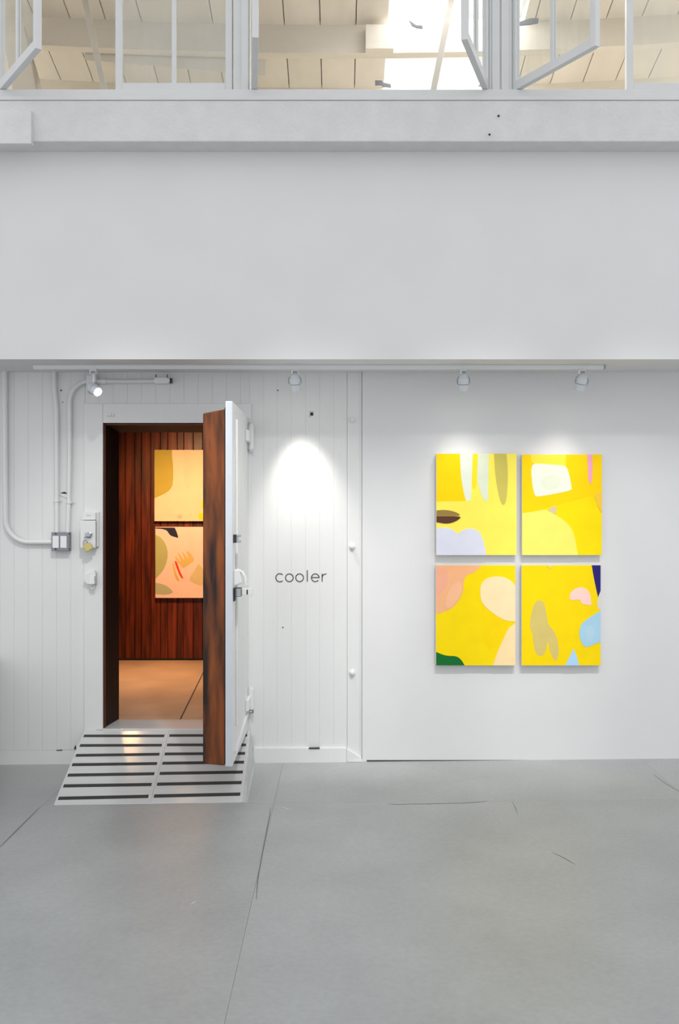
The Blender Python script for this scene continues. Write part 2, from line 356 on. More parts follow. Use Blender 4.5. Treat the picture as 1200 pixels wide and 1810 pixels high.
# ------------------------------------------------------------------ mezzanine roof seen through the windows
SAG = 0.012
def cz(d, x): return 7.15 - 0.25 * d + SAG * x * x
DA, DB = 5.56, 10.2                     # distances of the front and the back edge of the roof
SKX0, SKX1, SKA, SKB = 0.37, 1.42, 6.2, 8.25
SKYS = [(0.37, 1.42), (-4.125, -3.075), (3.075, 4.125)]  # real skylight first, then two added out of view as extra loft light
def roofpiece(mb, x0, x1, a, b2, lo, hi):
    xm = (x0 + x1) / 2
    pts = [(x0, a), (x1, a), (x1, b2), (x0, b2)]
    return mb.hexa([(x, d - D0, cz(d, x) + lo) for x, d in pts] + [(x, d - D0, cz(d, x) + hi) for x, d in pts])
deck = MB()
xe = sorted([-6, 6] + [v for a_, b_ in SKYS for v in (a_ - .02, b_ + .02)])
for i in range(len(xe) - 1):
    x0, x1 = xe[i], xe[i + 1]; hole = any(a_ - .03 < x0 and x1 < b_ + .03 for a_, b_ in SKYS)
    n = max(1, int((x1 - x0) / 0.5))
    for j in range(n):
        for a, b2 in (((DA, SKA - .02), (SKB + .02, DB)) if hole else ((DA, DB),)):
            roofpiece(deck, x0 + (x1 - x0) * j / n, x0 + (x1 - x0) * (j + 1) / n, a, b2, 0.034, 0.10)
ce = tag(deck.build('ceiling', DARKW), 'cream planked mezzanine roof with beams above the open windows', 'ceiling', kind='structure')
PW = 0.275; k = -15
while k < 15:
    x0 = -0.145 + PW * k; x1 = x0 + PW - 0.007; k += 1
    hit = [sk_ for sk_ in SKYS if x1 > sk_[0] and x0 < sk_[1]]
    if not hit: segs = [(x0, x1, DA, DB)]
    else:
        h0, h1 = hit[0]; segs = [(x0, x1, DA, SKA), (x0, x1, SKB, DB)]
        if x0 < h0: segs.append((x0, h0, SKA, SKB))
        if x1 > h1: segs.append((h1, x1, SKA, SKB))
    for s in segs: roofpiece(MB(), *s, 0.0, 0.022).build('plank', CREAM, ce)
def beam(d, depth, th, name='beam', x0=-4.2, x1=4.2, n=18):
    mb = MB(); vs = []; fs = []
    for i in range(n + 1):
        x = x0 + (x1 - x0) * i / n; t = cz(d, x) + .03; b2 = cz(d, x) - depth
        vs += [(x, d - D0, b2), (x, d + th - D0, b2), (x, d + th - D0, t), (x, d - D0, t)]
    for i in range(n):
        a = i * 4; fs += [(a + j, a + (j + 1) % 4, a + 4 + (j + 1) % 4, a + 4 + j) for j in range(4)]
    fs += [(3, 2, 1, 0), (n * 4, n * 4 + 1, n * 4 + 2, n * 4 + 3)]
    return mb.add(vs, fs).build(name, CREAMB, ce)
beam(6.5, .216, .09); beam(7.21, .216, .09); beam(7.9, .216, .09); beam(8.6, .216, .09); beam(9.3, .216, .09)
# splice plank and splice block on the beams
q = W(205, 100, 7.31), W(470, 104, 7.31)
MB().hexa([W(150, 106, 7.31), W(470, 134, 7.31), W(470, 134, 7.40), W(150, 106, 7.40), W(150, 86, 7.31), W(470, 106, 7.31), W(470, 106, 7.40), W(150, 86, 7.40)]).build('splice_plank', CREAMB, ce, .003)
a, b2 = W(646, 86, 7.13), W(696, 43, 7.13)
BOX('splice_block', CREAMB, ce, a.x, b2.x, a.y, a.y + .075, a.z, b2.z, .004)
def rod(p, q, wd, name='brace'):
    p, q = Vector(p), Vector(q); ax = Vector((1, 0, 0)); dv = (q - p).normalized(); ay = dv.cross(ax).normalized(); ax = ay.cross(dv)
    c = [(-1, -1), (1, -1), (1, 1), (-1, 1)]
    return MB().hexa([p + ax * i * wd / 2 + ay * j * wd / 2 for i, j in c] + [q + ax * i * wd / 2 + ay * j * wd / 2 for i, j in c]).build(name, CREAMB, ce, .003)
rod(W(190, 185, 6.3), W(137, -60, 6.7), 0.040); rod(W(761, 185, 6.3), W(810, -60, 6.7), 0.040)
rod(W(56, 210, 6.9), W(28, 60, 7.15), 0.17, 'post'); rod(W(85, 210, 6.75), W(50, 90, 7.15), 0.045, 'post_strip')
# skylight curb, glazing and the clips on its edge
for h0, h1 in SKYS:
    sk = MB()
    for (x0, x1, a, b2) in ((h0 - .04, h0, SKA - .04, SKB + .04), (h1, h1 + .04, SKA - .04, SKB + .04), (h0, h1, SKA - .04, SKA), (h0, h1, SKB, SKB + .04)):
        roofpiece(sk, x0, x1, a, b2, .023, .12)
    sk.build('skylight_curb', CREAM, ce)
    roofpiece(MB(), h0 - .04, h1 + .04, SKA - .04, SKB + .04, .122, .128).build('skylight_glazing', GLASS, ce)
def clip(px, py, pts, d):
    MB().prism([W(px + a, py + b2, d) for a, b2 in pts], (0, .012, 0)).build('clip', mat('clip_steel', (96, 98, 108), .5), ce)
clip(735, 42, [(-12, -6), (-8, -4), (0, 2), (12, 3), (12, 8), (2, 7), (-7, 3)], 7.04)
clip(677, 148, [(-14, -6), (-2, -6), (0, -2), (14, 1), (14, 6), (-1, 5), (-2, 2), (-14, 2)], 7.74)
clip(932, 40, [(-16, -1), (6, -8), (20, -8), (19, 0), (4, 3), (-18, 5)], 7.04)
clip(849, 150, [(-4, 2), (0, -4), (8, -4), (8, 2)], 7.78)
for n, a in (('wall_mezzanine_left', (-4.3, -4.2, -.45, 4.4)), ('wall_mezzanine_right', (4.2, 4.3, -.45, 4.4)), ('wall_mezzanine_back', (-4.3, 4.3, 4.2, 4.3))):
    tag(BOX(n, MEZW, None, *a, 3.9, 5.9), 'pale mezzanine side closing the loft at its %s' % n.split('_')[-1], 'wall', kind='structure')
tag(BOX('floor_upper', MEZW, None, -4.3, 4.3, -.45, 4.3, 3.8, 3.94), 'pale loft floor hidden behind the window sill', 'floor', kind='structure')

# ------------------------------------------------------------------ cooler room behind the doorway
CX0, CX1, CY0, CY1, CZ1 = -3.1, 0.9, 0.25, 2.75, 2.46
cf = tag(BOX('floor_cooler', GAPM, None, CX0, CX1, CY0 + .002, CY1 + .1, 0.02, TZ - .004), 'dim concrete floor inside the cooler room', 'floor', kind='structure')
ja, jb = (-1.062, CY0), (-1.215, CY1)
MB().hexa([(CX0, CY0, .15), (ja[0] - .005, CY0, .15), (jb[0] - .005, CY1, .15), (CX0, CY1, .15), (CX0, CY0, TZ), (ja[0] - .005, CY0, TZ), (jb[0] - .005, CY1, TZ), (CX0, CY1, TZ)]).build('slab', COOLFL, cf)
MB().hexa([(ja[0] + .005, CY0, .15), (CX1, CY0, .15), (CX1, CY1, .15), (jb[0] + .005, CY1, .15), (ja[0] + .005, CY0, TZ), (CX1, CY0, TZ), (CX1, CY1, TZ), (jb[0] + .005, CY1, TZ)]).build('slab', COOLFL, cf)
BOX('threshold', RAMPM, cf, OX0 - .045, OX1 + .045, -.02, CY0 + .004, .1, TZ, .003)
cb = tag(BOX('wall_cooler_back', DARK, None, CX0, CX1, CY1 + .012, CY1 + .1, TZ - .05, CZ1), 'red-brown cedar planked wall inside the cooler', 'wall', kind='structure')
x = CX0
i = 0
while x < CX1 - .02:
    ww = (0.062, 0.088, 0.088, 0.07, 0.088)[i % 5]; i += 1
    board(x, min(x + ww, CX1), TZ + .006, CZ1, CY1 + random.uniform(-.0012, .0012), .016, .0055, WOODB, cb); x += ww
BOX('base_gap', DARK, cb, CX0, CX1, CY1 - .006, CY1, TZ + .001, TZ + .016)
for n, a in (('wall_cooler_left', (CX0 - .1, CX0)), ('wall_cooler_right', (CX1, CX1 + .1))):
    tag(BOX(n, WOODB, None, *a, CY0, CY1 + .1, TZ - .05, CZ1), 'cedar %s side wall of the cooler room' % n.split('_')[-1], 'wall', kind='structure')
tag(BOX('ceiling_cooler', WOODB, None, CX0 - .1, CX1 + .1, CY0 + .001, CY1 + .1, CZ1, 2.494), 'cedar ceiling inside the cooler room', 'ceiling', kind='structure')
tag(BOX('wall_cooler_front', WOODB, None, CX0, OX0 - .055, CY0 + .001, CY0 + .02, TZ, CZ1), 'inner cedar face beside the cooler doorway', 'wall', kind='structure')
# tapered dark jambs
T = 0.037
jm = empty('trim_6', ((OX0 + OX1) / 2, .12, TZ), 'dark tapered wooden jamb lining the cooler doorway', 'door jamb', kind='structure')
def jamb(pa, pb, z0, z1): return MB().hexa([(pa[0], .0, z0), (pa[1], .0, z0), (pb[1], .262, z0), (pb[0], .262, z0), (pa[0], .0, z1), (pa[1], .0, z1), (pb[1], .262, z1), (pb[0], .262, z1)]).build('jamb', WOODD, jm)
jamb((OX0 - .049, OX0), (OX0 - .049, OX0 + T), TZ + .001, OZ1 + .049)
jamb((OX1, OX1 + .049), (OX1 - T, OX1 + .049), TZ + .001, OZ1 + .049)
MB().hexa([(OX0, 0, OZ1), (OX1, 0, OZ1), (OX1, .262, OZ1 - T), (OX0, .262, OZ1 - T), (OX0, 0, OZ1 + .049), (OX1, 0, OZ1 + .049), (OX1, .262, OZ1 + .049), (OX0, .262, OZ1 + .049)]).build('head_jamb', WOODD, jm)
BOX('stop', mat('jamb_edge', (92, 44, 18), .6, .2, 8), jm, OX0 + .001, OX0 + .011, .004, .016, TZ + .002, OZ1 - .003)
BOX('stop', MATS['jamb_edge'], jm, OX0 + .012, OX1 - .002, .004, .016, OZ1 - .012, OZ1 - .003)

# ------------------------------------------------------------------ door casing and the open cooler door
ca = empty('trim_1', ((OX0 + OX1) / 2, 0, .2), 'wide white casing framing the cooler doorway', 'door frame', kind='structure')
BOX('stile', TRIMW, ca, X(150), OX0, -.02, -.0005, Z(1292), Z(714), .0025)
BOX('stile', TRIMW, ca, OX1, X(444), -.02, -.0005, Z(1300), OZ1 - .001, .0025)
BOX('header', TRIMW, ca, OX0 + .001, X(444), -.02, -.0005, OZ1, Z(714), .0025)
BOX('catch', TRIMW, ca, X(190), X(199), -.035, -.019, Z(736), Z(732), .002); BOX('catch', TRIMW, ca, X(199), X(203), -.03, -.019, Z(737), Z(733), .002)

dr = empty('door_1', (-.6, -.05, .21), 'thick insulated cooler door standing wide open, brown edge and white face', 'door', kind='structure')
FX0, FX1 = -0.621, -0.583
DN = -0.90                                        # y of the free edge
BOX('face_panel', TRIMW, dr, FX0, FX1, DN, -.028, .214, 2.204, .004)
BOX('edge_strip', mat('zinc_edge', (206, 211, 220), .35, .03), dr, FX0 + .007, FX1 - .001, DN - .0025, DN + .01, .216, 2.2, .001)
BOX('gasket', mat('dark_gasket', (40, 46, 56), .7, .2, 30), dr, FX0 - .006, FX0 - .0005, DN + .012, -.05, .225, 2.17, .001)
pl = MB(); y0, y1 = DN + .022, -.06; xa, xb = FX0 - .0065, -.752
pl.hexa([(xb, y0 + .035, .213), (xa, y0, .212), (xa, y1, .212), (xb, y1 - .035, .213), (xb, y0 + .035, 2.143), (xa, y0, 2.163), (xa, y1, 2.163), (xb, y1 - .035, 2.143)])
plug = pl.build('plug', DOORW, dr, .006)
plug['label'] = 'worn brown stained wooden plug edge'
# hinges on the white face near the wall
for zc in (2.075, 0.40):
    h = BOX('hinge', TRIMW, dr, FX1, FX1 + .022, -.20, -.03, zc - .035, zc + .035, .006)
    MB().tube([(FX1 + .018, -.035, zc - .075), (FX1 + .018, -.035, zc + .075)], .02, 12).build('knuckle', TRIMW, h, .0, True)
    for dz in (-.08, .08): MB().lathe((FX1 + .018, -.035, zc + dz - .006), (0, 0, 1), [(0, .013), (.012, .013)], 10).build('pin', TRIMW, h)
BOX('cover_strip', TRIMW, dr, FX1, FX1 + .012, DN + .16, DN + .26, .40, 2.12, .004)
# chrome strike bracket
kz = Z(952, 5.17)
st = BOX('strike', IRON, dr, FX1, FX1 + .016, -.86, -.82, kz - .023, kz + .023, .003)
for dz in (-.016, .016): BOX('jaw', STEEL, st, FX1 + .016, FX1 + .042, -.855, -.825, kz + dz - .006, kz + dz + .006, .002)
BOX('web', STEEL, st, FX1 + .016, FX1 + .028, -.85, -.83, kz - .016, kz + .016, .001)
# roller latch
lz = Z(1046, 5.17)
lt = BOX('latch', IRON, dr, FX1, FX1 + .045, -.86, -.81, lz - .025, lz + .024, .006)
MB().tube([(FX1 + .027, -.858, lz - .021), (FX1 + .027, -.858, lz + .021)], .017, 14).build('roller', STEEL, lt, 0, True)
MB().prism([(FX1, -.86, lz - .02), (FX1 + .016, -.86, lz - .02), (FX1 + .012, -.86, lz - .045), (FX1 + .004, -.86, lz - .052), (FX1, -.86, lz - .045)], (0, .03, 0)).build('tongue', IRON, lt)
BOX('arm', TRIMW, lt, FX1 + .045, FX1 + .105, -.85, -.822, lz - .018, lz + .02, .003)
BOX('slot', DARK, lt, FX1 + .072, FX1 + .079, -.8515, -.845, lz - .013, lz + .013, 0)
hz = Z(1020, 5.2)
hn = MB().hexa([(FX1, -.84, hz - .05), (FX1 + .05, -.83, hz - .03), (FX1 + .05, -.80, hz - .03), (FX1, -.79, hz - .05), (FX1, -.84, hz + .045), (FX1 + .03, -.83, hz + .045), (FX1 + .03, -.80, hz + .045), (FX1, -.79, hz + .045)]).build('handle_boss', TRIMW, dr, .008)
MB().tube([(FX1 + .02, -.82, hz + .04), (FX1 + .045, -.825, hz + .03), (FX1 + .062, -.83, hz + .0), (FX1 + .064, -.83, hz - .04)], .009, 8).build('pull', TRIMW, hn, 0, True)
# sweep strip along the foot of the white face
MB().hexa([(FX1, -.80, .26), (FX1 + .012, -.80, .26), (FX1 + .012, -.12, .32), (FX1, -.12, .32), (FX1, -.80, .275), (FX1 + .012, -.80, .275), (FX1 + .012, -.12, .345), (FX1, -.12, .345)]).build('sweep', TRIMW, dr, .002)
MB().tube([(FX1 + .01, -.05, Z(1253)), (FX1 + .035, -.05, Z(1252)), (FX1 + .035, -.05, Z(1256)), (FX1 + .012, -.05, Z(1257))], .006, 8).build('hook', GREY, dr, 0, True)

# ------------------------------------------------------------------ ramp
TL, TR_ = Vector((X(150), -.021, Z(1290))), Vector((X(443), -.021, Z(1288)))
def onfloor(px, py):
    z = 0
    for _ in range(6):
        d = F * (CAMZ - z) / (py - 905); z = fz((px - 600) / F * d)
    return Vector(((px - 600) / F * d, d - D0, z + .003))
BL, BR = onfloor(95, 1423), onfloor(428, 1418)
def rp(u, t): return (TL.lerp(BL, t)).lerp(TR_.lerp(BR, t), u)
def tsolve(u, py):
    lo, hi = 0.0, 1.0
    for _ in range(40):
        m = (lo + hi) / 2; p = rp(u, m); y = 905 - (p.z - CAMZ) * F / (p.y + D0)
        lo, hi = (m, hi) if y < py else (lo, m)
    return lo
ra = empty('ramp', (-1.07, -.43, .0), 'white painted ramp with black grip strips leading up to the doorway', 'ramp')
up = Vector((0, .2, .98)).normalized()
def deckpiece(u0, u1, t0, t1, lo, hi, name, m, bevel=0):
    c = [rp(u0[0], t0), rp(u1[0], t0), rp(u1[1], t1), rp(u0[1], t1)]
    return MB().hexa([p + up * lo for p in c] + [p + up * hi for p in c]).build(name, m, ra, bevel)
U0, U1 = .506, .503
deckpiece((0, 0), (U0 - .004, U1 - .004), 0, 1, -.012, 0, 'deck_sheet', RAMPM, .002)
deckpiece((U0 + .004, U1 + .004), (1, 1), 0, 1, -.012, 0, 'deck_sheet', RAMPM, .002)
deckpiece((U0 - .007, U1 - .007), (U0 + .007, U1 + .007), 0, 1, -.004, .003, 'seam_strip', RAMPM, .001)
body = MB(); e = Vector((0, 0, -.013)); c = [TL, TR_, BR, BL]
fl4 = [Vector((p.x, p.y, fz(p.x))) for p in c]
ins = [Vector((.006, 0, 0)), Vector((-.006, 0, 0)), Vector((-.006, .01, 0)), Vector((.006, .01, 0))]
body.hexa([p + i_ for p, i_ in zip(fl4, ins)] + [p + i_ + e for p, i_ in zip(c[:2], ins)] + [p + i_ + Vector((0, 0, -.0005)) for p, i_ in zip([BR, BL], ins[2:])]); body.build('base', RAMPS, ra)
MB().prism([TR_ + Vector((.0, 0, -.012)), BR + Vector((.0, 0, -.002)), BR + Vector((.03, -.01, fz(-.5) - BR.z)), TR_ + Vector((.03, 0, fz(-.5) - TR_.z))], (-.008, 0, 0)).build('side_skirt', RAMPS, ra)
for yl, ym, yr in ((1301, 1301, 1300), (1318, 1317.5, 1317), (1335.5, 1333.5, 1332), (1352, 1350, 1347.5), (1370.5, 1368, 1365), (1389.5, 1387, 1383.5), (1411.5, 1408, 1404)):
    hw = 2.0 + (yl - 1300) / 160
    for (ua, ub, ya, yb) in ((.012, .492, yl, ym), (.522, .985, ym - .5, yr)):
        q = [rp(ua, tsolve(ua, ya + hw)), rp(ub, tsolve(ub, yb + hw)), rp(ub, tsolve(ub, yb - hw)), rp(ua, tsolve(ua, ya - hw))]
        MB().hexa([p + up * .0003 for p in q] + [p + up * .002 for p in q]).build('grip_strip', TAPE, ra)

# ------------------------------------------------------------------ conduits, switch box, lock box, keeper
CY = -.021
def conduit(name, pts, r, label, straps=()):
    o = empty(name, Vector(pts[0]), label, 'conduit', 'white surface conduits on the plank wall')
    MB().tube(pts, r, 12).build('pipe', TRIMW, o, 0, True)
    for (px, py) in straps:
        s = BOX('strap', TRIMW, o, X(px) - .03, X(px) + .03, -.004, -.0003, Z(py) - .008, Z(py) + .008, .001)
        MB().tube([(X(px), CY, Z(py) - .008), (X(px), CY, Z(py) + .008)], r + .004, 12).build('saddle', TRIMW, o, 0, True)
    return o
R1 = 32 / 276
def P(px, py): return Vector((X(px), CY, Z(py)))
conduit('conduit', [P(11, 657.5), P(11.5, 800), P(12.5, 918)] + arc((X(12.5) + R1 * 1.25, CY, Z(918)), R1 * 1.25, math.pi, 1.5 * math.pi, 12) + [P(94.5, 958)], .0155, 'white conduit at the left edge bending right into the switch box')
conduit('conduit', [P(98, 656), P(98.5, 690), P(102, 725), P(102.5, 940.5)], .014, 'straight white conduit rising from the switch box to the soffit', [(102.5, 885)])
conduit('conduit', [P(121.5, 940.5), P(123.5, 890), P(125, 800), P(125, 712)] + [Vector((X(162) - math.cos(a) * 37 / 276, CY, Z(712) + math.sin(a) * 38 / 276)) for a in [math.radians(t) for t in range(9, 91, 9)]] + [P(170, 674)], .014, 'white conduit curving from the switch box toward the lit spotlight', [(124.5, 888)])
cd = conduit('conduit', [P(172, 675), P(230, 675), P(276, 674.5)], .014, 'short horizontal white conduit with end fitting above the doorway')
MB().tube([P(181, 675), P(189, 675)], .019, 12).build('coupling', TRIMW, cd, 0, True)
MB().prism([(X(273), -.045, Z(676)), (X(277), -.045, Z(679.5)), (X(298), -.045, Z(679.5)), (X(302), -.045, Z(676)), (X(302), -.045, Z(671.5)), (X(297), -.045, Z(668.5)), (X(277), -.045, Z(668.5)), (X(273), -.045, Z(672))], (0, .043, 0)).build('fitting', WPLAST, cd, .003)
MB().lathe((X(302), -.022, Z(674)), (1, 0, 0), [(0, .017), (.012, .017), (.012, .010), (.0121, .0)], 12).build('open_end', IRON, cd, 0, True)
BOX('strap', IRON, cd, X(275), X(276.5), -.002, -.0005, Z(672), Z(662), 0); BOX('strap', IRON, cd, X(295), X(296.5), -.002, -.0005, Z(670), Z(662), 0)
BOX('junction', TRIMW, cd, X(156), X(173), -.05, -.0005, Z(684), Z(664), .006)

sw = empty('switch_box', (X(111), 0, Z(973)), 'grey metal switch box with two white rockers on the planks', 'switch')
BOX('box', GREY, sw, X(95), X(126.5), -.052, -.0006, Z(973), Z(940.5), .004)
for a in (97.5, 111.3):
    fr = BOX('rocker', WPLAST, sw, X(a), X(a + 11), -.058, -.051, Z(968), Z(947), .002)
    fr['label'] = 'white rocker switch'
for px in (98.5, 122.5):
    for py in (943.5, 970.5): disc(px, py, .005, IRON, sw, 'screw', off=.0525)

lb = empty('lock_box', (X(160), 0, Z(968)), 'white painted lock box with chrome hasp beside the doorway', 'lock box')
BOX('body', TRIMW, lb, X(147), X(174), -.07, -.0206, Z(968), Z(920), .004)
BOX('cap', TRIMW, lb, X(148.5), X(173), -.052, -.0206, Z(919), Z(906), .004)
BOX('backplate', TRIMW, lb, X(172), X(177), -.035, -.0206, Z(966), Z(905), .002)
BOX('mark', GREY, lb, X(157), X(164), -.053, -.0515, Z(911.5), Z(911), 0)
hs = MB().lathe((X(162.5), -.069, Z(945)), (0, -1, 0), [(0, .019), (.006, .019), (.01, .012), (.022, .012), (.022, .004)], 14).build('hasp', STEEL, lb, 0, True)
for a, l in ((20, .026), (150, .026), (215, .034), (330, .024)):
    t = math.radians(a); c0 = Vector((X(162.5), -.082, Z(945)))
    MB().tube([c0, c0 + Vector((math.cos(t) * l, -.004, math.sin(t) * l))], [.006, .003], 8).build('hasp_lever', STEEL, hs, 0, True)
pd = empty('padlock', (X(163), -.1, Z(976)), 'small brass padlock hanging from the lock box', 'padlock')
c0 = Vector((X(162.3), -.088, Z(966.5))); Rm = Matrix.Rotation(math.radians(-32), 4, 'Y')
pb = MB().box(-.024, .024, -.010, .010, -.022, .022); pb.v = [Rm @ v + c0 for v in pb.v]; pb.build('body', BRASS, pd, .004)
sh = MB().tube([Rm @ Vector(v) + c0 for v in [(-.012, 0, .018), (-.012, 0, .036)] + [(-.012 * math.cos(a), 0, .036 + .012 * math.sin(a)) for a in [math.radians(t) for t in range(20, 180, 20)]] + [(.012, 0, .036), (.012, 0, .018)]], .0035, 8)
sh.build('shackle', STEEL, pd, 0, True)

kp = empty('latch_keeper', (X(164), 0, Z(1040)), 'lumpy white painted latch keeper on the casing below the lock box', 'latch')
pts = [(151, 1020), (155, 1013), (164, 1010), (170, 1007), (173, 1012), (173.5, 1031), (169, 1034), (157, 1031), (153, 1027)]
MB().prism([(X(a), -.055, Z(b2)) for a, b2 in pts], (0, .0345, 0)).build('body', TRIMW, kp, .006)
MB().hexa([(X(163), -.078, Z(1031)), (X(173), -.078, Z(1031)), (X(173), -.05, Z(1031)), (X(163), -.05, Z(1031)), (X(164), -.07, Z(1018)), (X(172), -.074, Z(1018)), (X(172), -.05, Z(1016)), (X(164), -.05, Z(1016))]).build('strike_block', TRIMW, kp, .003)
MB().tube([Vector((X(168), -.055, Z(1036))) + Vector((math.cos(a) * .012, 0, math.sin(a) * .012)) for a in [math.radians(t) for t in range(0, 361, 30)]], .004, 8).build('ring', TRIMW, kp, 0, True)

# ------------------------------------------------------------------ bolts on the corner board
for py, lab in ((742, 'topmost'), (966, 'middle'), (1188.5, 'lowest')):
    bo = empty('wall_bolt', (X(622.5), 0, Z(py + 5)), 'white painted bolt on the corner board, %s of three' % lab, 'bolt', 'painted bolts on the corner board')
    MB().lathe((X(622.5), -.0035, Z(py)), (0, -1, 0), [(0, .021), (.004, .021), (.005, .018)], 16).build('washer', TRIMW, bo, 0, True)
    MB().lathe((X(622.5), -.008, Z(py)), (0, -1, 0), [(0, .0155), (.018, .0155), (.019, .012), (.024, .008)], 6).build('nut', TRIMW, bo)

# ------------------------------------------------------------------ lettering
let = empty('wall_lettering', (X(532), -.0005, Z(1030)), 'charcoal lettering reading cooler on the white planks', 'lettering')
def LP(cx, cy): return Vector((X(470 + cx / 9.23), 0, Z(990 + cy / 9.23)))
def stroke(name, pts, parent=let, wd=16):
    hw = wd / 2 / 9.23 / 276; pts = [LP(*p) for p in pts]; L_, R_ = [], []
    for i, p in enumerate(pts):
        t = (pts[min(i + 1, len(pts) - 1)] - pts[max(i - 1, 0)]).normalized(); nrm = Vector((-t.z, 0, t.x)); L_.append(p + nrm * hw); R_.append(p - nrm * hw)
    return L_, R_
def letter(name, strokes):
    mb = MB()
    for pts in strokes:
        L_, R_ = stroke(name, pts); n = len(L_); y0, y1 = Vector((0, -.0004, 0)), Vector((0, -.0014, 0))
        vs = [p + y1 for p in L_] + [p + y1 for p in R_] + [p + y0 for p in L_] + [p + y0 for p in R_]
        fs = []
        for i in range(n - 1):
            fs += [(i, i + 1, n + i + 1, n + i), (2 * n + i, 3 * n + i, 3 * n + i + 1, 2 * n + i + 1), (i, 2 * n + i, 2 * n + i + 1, i + 1), (n + i, n + i + 1, 3 * n + i + 1, 3 * n + i)]
        fs += [(0, n, 3 * n, 2 * n), (n - 1, 3 * n - 1, 4 * n - 1, 2 * n - 1)]
        mb.add(vs, fs)
    mb.build(name, VINYL, let)
def circ(cx, cy, r, a0, a1, n=36): return [(cx + r * math.cos(math.radians(a0 + (a1 - a0) * i / n)), cy - r * math.sin(math.radians(a0 + (a1 - a0) * i / n))) for i in range(n + 1)]
letter('letter_c', [circ(227, 288, 66, 47, 313)])
letter('letter_o', [circ(382, 288, 63, 0, 360)]); letter('letter_o', [circ(549, 288, 63, 0, 360)])
letter('letter_l', [[(674, 165), (674, 352)]])
letter('letter_e', [[(742, 284), (868, 284)], circ(805, 288, 63, 0, 322)])
letter('letter_r', [[(917, 222), (917, 352)], [(917, 275), (930, 248), (952, 231), (986, 225)]])

# ------------------------------------------------------------------ paintings
EDGE = mat('canvas_edge', (226, 224, 214), .7, .02)
def srgbmat(c, rough=.6):
    return mat('paint_%d_%d_%d' % c, c, rough, .03, 9, spec=.15, bump=.04, bscale=70)
def chaikin(pts, keep, n=2):
    for _ in range(n):
        out, kk = [], []
        m = len(pts)
        for i in range(m):
            p, a, b2 = pts[i], pts[i - 1], pts[(i + 1) % m]
            if keep[i]: out.append(p); kk.append(True)
            else:
                out += [(p[0] * .75 + a[0] * .25, p[1] * .75 + a[1] * .25), (p[0] * .75 + b2[0] * .25, p[1] * .75 + b2[1] * .25)]; kk += [False, False]
        pts, keep = out, kk
    return pts
def painting(label, d, rect, conv, basec, shapes, depth=.038, group=None):
    """rect and shapes in crop coordinates; conv turns them into photo pixels; d = distance of the canvas front"""
    x0, y0, x1, y1 = rect
    c0, c1 = conv(x0, y0), conv(x1, y1)
    A, B = W(c0[0], c0[1], d), W(c1[0], c1[1], d)
    e = empty('painting', ((A.x + B.x) / 2, A.y + depth, B.z), label, 'painting', group)
    BOX('canvas', EDGE, e, A.x, B.x, A.y + .0004, A.y + depth, B.z, A.z, .0025)
    BOX('ground', srgbmat(basec), e, A.x + .0015, B.x - .0015, A.y, A.y + .003, B.z + .0015, A.z - .0015)
    for li, (col, pts) in enumerate(shapes):
        pts = [(min(max(px, x0), x1), min(max(py, y0), y1)) for px, py in pts]
        keep = [px in (x0, x1) or py in (y0, y1) for px, py in pts]
        pts = chaikin(pts, keep)
        loop = []
        for px, py in pts:
            q = conv(px, py); p = W(q[0], q[1], d)
            p.x = min(max(p.x, A.x + .0015), B.x - .0015); p.z = min(max(p.z, B.z + .0015), A.z - .0015)
            p.y = A.y - .0003 * (li + 1); loop.append(p)
        MB().prism(loop, (0, .0003 * (li + 1) - .0001, 0)).build('painted_shape', srgbmat(col), e)
    return e
cA = lambda x, y: (740 + x / 3.3333, 770 + y / 3.3333)
DP = 5.94
GP = 'yellow canvases hung two by two'
painting('yellow canvas with olive and pale green fingers, upper left of four', DP, (103, 105, 577, 705), cA, (250, 232, 92), [
    ((252, 210, 4), [(103, 105), (245, 105), (248, 230), (262, 330), (277, 385), (277, 386), (190, 386), (103, 389)]),
    ((226, 231, 216), [(243, 105), (318, 105), (312, 250), (308, 378), (300, 387), (280, 386), (262, 320), (248, 230)]),
    ((248, 222, 40), [(320, 105), (352, 105), (344, 190), (342, 270), (330, 320), (312, 300), (314, 210)]),
    ((220, 227, 202), [(350, 105), (413, 105), (411, 230), (408, 360), (402, 392), (386, 386), (360, 330), (343, 250), (346, 170)]),
    ((203, 190, 92), [(443, 105), (517, 105), (526, 220), (522, 330), (513, 395), (500, 410), (484, 398), (462, 310), (448, 200)]),
    ((152, 124, 66), [(103, 441), (150, 436), (205, 445), (243, 463), (240, 473), (180, 472), (103, 473)]),
    ((92, 58, 44), [(103, 475), (180, 474), (246, 476), (246, 486), (215, 508), (165, 521), (103, 510)]),
    ((217, 218, 232), [(103, 546), (160, 540), (205, 555), (226, 578), (232, 576), (265, 552), (315, 545), (358, 565), (382, 620), (398, 705), (103, 705)]),
], group=GP)
